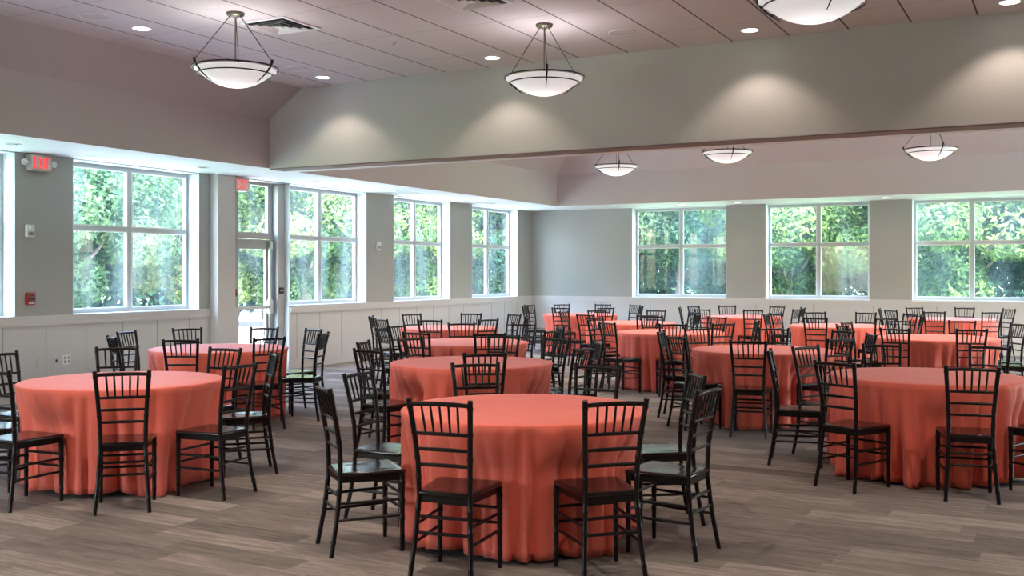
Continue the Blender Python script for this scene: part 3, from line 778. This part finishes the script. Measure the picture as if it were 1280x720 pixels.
for tn, (tx, ty, chs) in TABLES.items():
    lims = []
    for ph, rad, ya in chs:
        p = math.radians(ph); q = math.radians(ph+ya)
        bk = (VR*math.sin(p)-VF*math.cos(p))*rad; dd = VR*math.sin(q)-VF*math.cos(q)
        lims.append((bk-dd*.238, dd))
    def limit(th):
        u = Vector((math.cos(th), math.sin(th), 0)); best = 9.
        for sc, dd in lims:
            if u.dot(dd) < .5: continue
            # ray from the table centre meets the line just before the chair's front legs
            k = (sc.dot(dd)-.208)/u.dot(dd); p = u*k-sc; lat = abs(p.x*dd.y-p.y*dd.x)
            if lat < .30: best = min(best, k+max(0, lat-.20)**2*6)
        return best
    cl = make_cloth(tn*7+3, CORN.get(tn, [(crnd.uniform(0, 6.2), .3, .07), (crnd.uniform(0, 6.2), .3, .06)]), limit)
    cl.location = (tx, ty, 0)
    tag(cl, TDESC[tn][1], 'tablecloth', 'coral cloths over the round tables')
    used = set()
    for ph, rad, ya in sorted(chs):
        i = round((ph % 360)/22.5) % 16
        while i in used: i = (i+1) % 16
        used.add(i)
        p = math.radians(ph); d = VR*math.sin(p)-VF*math.cos(p)
        back = Vector((tx, ty, 0))+d*rad
        q = math.radians(ph+ya); dd = VR*math.sin(q)-VF*math.cos(q)     # facing is -dd
        seatc = back-dd*.238
        rz = math.atan2(-dd.y, -dd.x)-PI/2
        c = CH0 if first else copy_tree(CH0); first = False
        c.location = seatc; c.rotation_euler = (0, 0, rz)
        lab = 'black spindle chair, %s %s' % (DIRS[i], TDESC[tn][0])
        tag(c, lab, 'chair', 'black chairs around the round tables')

# ------------------------------------------------------------------ outside
b = MB(); b.box(-90, 70, -40, 110, -.5, -.15); struct(b.build('ground', M['grass']))
b = MB(); b.quad((OUTX, 4, -.14), (OUTX, 40, -.14), (-14.0, 40, -.14), (-14.0, 4, -.14))
b.quad((-13.9, 10.5, -.139), (-13.9, 17.5, -.139), (-44, 51, -.139), (-50, 44, -.139))
b.quad((XR+.3, YN-14, -.14), (XR+16, YN-14, -.14), (XR+16, OUTY, -.14), (XR+.3, OUTY, -.14))  # this and the next: unseen paving added to bounce sunlight indoors
b.quad((OUTX, YN-14, -.14), (XR+.3, YN-14, -.14), (XR+.3, YN-.3, -.14), (OUTX, YN-.3, -.14))
struct(b.build('pavement', M['concrete']))

def crown_mesh(seed, rx, rz, zc, nleaf, leaf, lump=26, low=.0):
    rg = np.random.default_rng(seed)
    # clumps of leaves set around an ellipsoid
    u = rg.normal(size=(lump, 3)); u /= np.linalg.norm(u, axis=1)[:, None]
    rad = rg.uniform(.45, .95, lump)[:, None]
    cc = u*rad*np.array([rx, rx, rz]); cr = rg.uniform(.22, .42, lump)*rx
    cc[:, 2] += zc
    k = rg.integers(0, lump, nleaf)
    v = rg.normal(size=(nleaf, 3)); v /= np.linalg.norm(v, axis=1)[:, None]
    rr_ = rg.uniform(.55, 1.0, nleaf)**.6
    pos = cc[k]+v*(rr_*cr[k])[:, None]*np.array([1.05, 1.05, .8])
    ok = pos[:, 2] > low; pos = pos[ok]; v = v[ok]; k = k[ok]; n = len(pos)
    nrm = v+rg.normal(size=(n, 3))*.7+np.array([0, 0, .5]); nrm /= np.linalg.norm(nrm, axis=1)[:, None]
    t = np.cross(nrm, rg.normal(size=(n, 3))); t /= np.linalg.norm(t, axis=1)[:, None]
    s = np.cross(nrm, t); L_ = leaf*rg.uniform(.6, 1.25, n)[:, None]
    V = np.stack([pos-t*L_, pos+s*L_*.42, pos+t*L_, pos-s*L_*.42], 1).reshape(-1, 3)
    me = bpy.data.meshes.new('crown'); me.vertices.add(4*n); me.vertices.foreach_set('co', V.ravel())
    me.loops.add(4*n); me.loops.foreach_set('vertex_index', np.arange(4*n, dtype=np.int32))
    me.polygons.add(n); me.polygons.foreach_set('loop_start', np.arange(0, 4*n, 4, dtype=np.int32))
    me.update(calc_edges=True)
    at = me.attributes.new('tone', 'FLOAT', 'FACE')
    lt = rg.uniform(.2, .8, lump)
    at.data.foreach_set('value', np.clip(lt[k]+rg.normal(size=n)*.16, 0, 1).astype(np.float32))
    return me, cc, cr
def make_tree(seed, rx, rz, zc, nleaf, leaf, m, th):
    r = empty('tree')
    me, cc, cr = crown_mesh(seed, rx, rz, zc, nleaf, leaf)
    me.materials.append(m); o = bpy.data.objects.new('foliage', me); COL.objects.link(o); o.parent = r
    rg = random.Random(seed); t = MB()
    z = zc+rz*.5; n = 7
    pts = [(rg.uniform(-.15, .15)*i/2, rg.uniform(-.15, .15)*i/2, -.15+z*i/n) for i in range(n+1)]
    t.tube(pts, [th*(1-.11*i) for i in range(n+1)], 10)
    for c in cc[::2]:
        s = Vector(pts[rg.randint(2, n-1)]); e = Vector(c); mid = (s+e)/2+Vector((0, 0, -.2))
        t.tube([s, mid, e], [th*.35, th*.22, th*.07], 6)
    t.build('trunk', M['bark'], r)
    return r
PT = [make_tree(1, 3.3, 3.2, 3.6, 42000, .095, M['leaf_a'], .2),
      make_tree(2, 3.4, 3.5, 3.8, 42000, .095, M['leaf_b'], .22),
      make_tree(3, 3.0, 2.9, 3.3, 36000, .095, M['leaf_c'], .17),
      make_tree(5, 2.7, 2.4, 2.7, 30000, .09, M['leaf_a'], .13)]
KIND = ['yellow-green tree', 'blue-green tree', 'mid-green tree', 'low yellow-green tree']
# x, y, kind, scale, rotation, what it is seen through
TR = [(-23, 8, 1, 1.0, 0, 'left of the first full left window'), (-20.5, 12.5, 2, .95, 50, 'left half of the first full left window'),
      (-25.5, 14, 1, 1.1, 200, 'middle of the first full left window'), (-22.5, 17.5, 2, 1.0, 90, 'right half of the first full left window'),
      (-29, 23, 2, 1.0, 30, 'glazed exit door'), (-24.5, 24.2, 3, 1.0, 10, 'window beside the exit door, left half'),
      (-21, 25.5, 0, 1.0, 130, 'window beside the exit door, right half'), (-26, 29.5, 1, 1.15, 260, 'window beside the exit door, farther back'),
      (-20.5, 31, 0, 1.0, 220, 'left narrow window of the left wall'), (-18.2, 34.5, 2, 1.1, 10, 'left narrow window, right half'),
      (-22, 37.5, 1, 1.2, 70, 'left narrow window, farther back'), (-15.8, 34.0, 1, 1.0, 300, 'right narrow window of the left wall'),
      (-16.5, 41, 2, 1.2, 300, 'right narrow window, farther back'),
      (-12.5, 36, 2, 1.0, 140, 'leftmost far window, left part'), (-9.6, 34.5, 1, 1.0, 20, 'leftmost far window, right part'),
      (-7.2, 37.5, 2, 1.1, 250, 'pier right of the leftmost far window'), (-7.6, 32.2, 0, .85, 80, 'middle far window, left part'),
      (-4.6, 34.5, 2, 1.0, 160, 'middle far window, right part'), (-4.2, 39.5, 1, 1.1, 40, 'middle far window, farther back'),
      (-2.7, 31.2, 0, .95, 190, 'right far window, left half'), (.2, 36.5, 1, .95, 110, 'right far window, right half'),
      (2.2, 32.5, 2, .95, 60, 'right far window, at the photo edge'), (5.5, 35, 0, 1.0, 20, 'right edge outside the photo'),
      (9, 34, 1, 1.0, 20, 'far right outside the photo'), (-23, 2, 2, 1.0, 20, 'far left outside the photo')]
usedp = set()
for x, y, k, s, a, where in TR:
    p = PT[k] if k not in usedp else copy_tree(PT[k]); usedp.add(k)
    p.location = (x, y, 0); p.scale = (s, s, s); p.rotation_euler = (0, 0, math.radians(a))
    tag(p, '%s outdoors, seen through the %s' % (KIND[k], where) if 'outside the photo' not in where else '%s outdoors at the %s' % (KIND[k], where), 'tree', 'trees outside the windows')
# a dense belt of woods farther off, beyond counting
def woods(seed, pts, n, m):
    rg = np.random.default_rng(seed); P = np.array(pts, float)
    k = rg.integers(0, len(P)-1, n); t = rg.uniform(0, 1, n)[:, None]
    base = P[k]*(1-t)+P[k+1]*t+rg.normal(size=(n, 2))*1.3
    z = rg.uniform(-.1, 1, n)**.8*7.5; z[z < 0] = 0
    # lumpy outline: thin leaves out by a cell noise
    keep = np.array([noise.noise(Vector((b_[0]*.35, b_[1]*.35, zz*.4)))+.25 > (zz/14-.25) for b_, zz in zip(base, z)])
    base, z = base[keep], z[keep]; n = len(z)
    pos = np.column_stack([base, z]); nrm = rg.normal(size=(n, 3))+np.array([.6, -.6, .6]); nrm /= np.linalg.norm(nrm, axis=1)[:, None]
    t = np.cross(nrm, rg.normal(size=(n, 3))); t /= np.linalg.norm(t, axis=1)[:, None]; s = np.cross(nrm, t)
    L_ = .2*rg.uniform(.6, 1.3, n)[:, None]
    V = np.stack([pos-t*L_, pos+s*L_*.5, pos+t*L_, pos-s*L_*.5], 1).reshape(-1, 3)
    me = bpy.data.meshes.new('woodland_foliage'); me.vertices.add(4*n); me.vertices.foreach_set('co', V.ravel())
    me.loops.add(4*n); me.loops.foreach_set('vertex_index', np.arange(4*n, dtype=np.int32))
    me.polygons.add(n); me.polygons.foreach_set('loop_start', np.arange(0, 4*n, 4, dtype=np.int32)); me.update(calc_edges=True)
    at = me.attributes.new('tone', 'FLOAT', 'FACE')
    tv = np.array([noise.noise(Vector(tuple(q*.5)))*.7+.4 for q in pos]); at.data.foreach_set('value', np.clip(tv+rg.normal(size=n)*.1, 0, 1).astype(np.float32))
    me.materials.append(m); o = bpy.data.objects.new('woodland_foliage', me); COL.objects.link(o)
    return o
w = woods(9, [(-34, -2), (-34, 22), (-33, 34), (-25, 45), (-12, 46), (4, 44), (16, 42)], 150000, M['leaf_b'])
tag(w, 'distant dense woodland foliage behind the trees outside the windows', 'woodland', kind='stuff')

# ------------------------------------------------------------------ daylight
wd = bpy.data.worlds.new('world'); scene.world = wd; wd.use_nodes = True
N, L = wd.node_tree.nodes, wd.node_tree.links
bg = N['Background']; sky = N.new('ShaderNodeTexSky'); sky.sky_type = 'NISHITA'; sky.sun_disc = False
sky.sun_elevation = math.radians(52); sky.sun_rotation = math.radians(140); sky.air_density = 1.2; sky.dust_density = 2.5
L.new(sky.outputs[0], bg.inputs[0]); bg.inputs[1].default_value = SKY
sl = bpy.data.lights.new('sun', 'SUN'); sl.energy = SUN; sl.angle = math.radians(1); sl.color = (1, .96, .88)
so = bpy.data.objects.new('sun', sl); COL.objects.link(so)
sd = Vector((.55, -.62, .85)).normalized()          # towards the sun: behind the camera, high
so.rotation_euler = sd.to_track_quat('Z', 'Y').to_euler()
# portals only guide the sampling of daylight at the window openings
def portal(loc, rot, sx, sy):
    l = bpy.data.lights.new('window_portal', 'AREA'); l.shape = 'RECTANGLE'; l.size = sx; l.size_y = sy; l.cycles.is_portal = True
    o = bpy.data.objects.new('window_portal', l); COL.objects.link(o); o.location = loc; o.rotation_euler = rot
for a, c in LWIN+[LDOOR]: portal((OUTX-.02, (a+c)/2, 2.0), (0, -PI/2, 0), 2.0, c-a)
for a, c in RWIN_ADDED: portal((XR+.32, (a+c)/2, 1.7), (0, PI/2, 0), 2.5, c-a)
for a, c in NWIN_ADDED: portal(((a+c)/2, YN-.32, 1.7), (PI/2, 0, 0), c-a, 2.5)
for a, c in FWIN: portal(((a+c)/2, OUTY+.02, 2.0), (-PI/2, 0, 0), c-a, 2.0)

# ------------------------------------------------------------------ camera
cam = bpy.data.cameras.new('camera'); co = bpy.data.objects.new('camera', cam); COL.objects.link(co)
cam.sensor_width = 36; cam.lens = 36*1298.4/1280; cam.shift_y = -18/1280; cam.clip_end = 300
co.location = (0, 0, 1.5435); co.rotation_euler = (PI/2, 0, YAW)
scene.camera = co
scene.view_settings.view_transform = 'Standard'; scene.view_settings.look = 'None'
scene.view_settings.exposure = EXPO; scene.view_settings.gamma = 1; scene.view_settings.use_curve_mapping = False
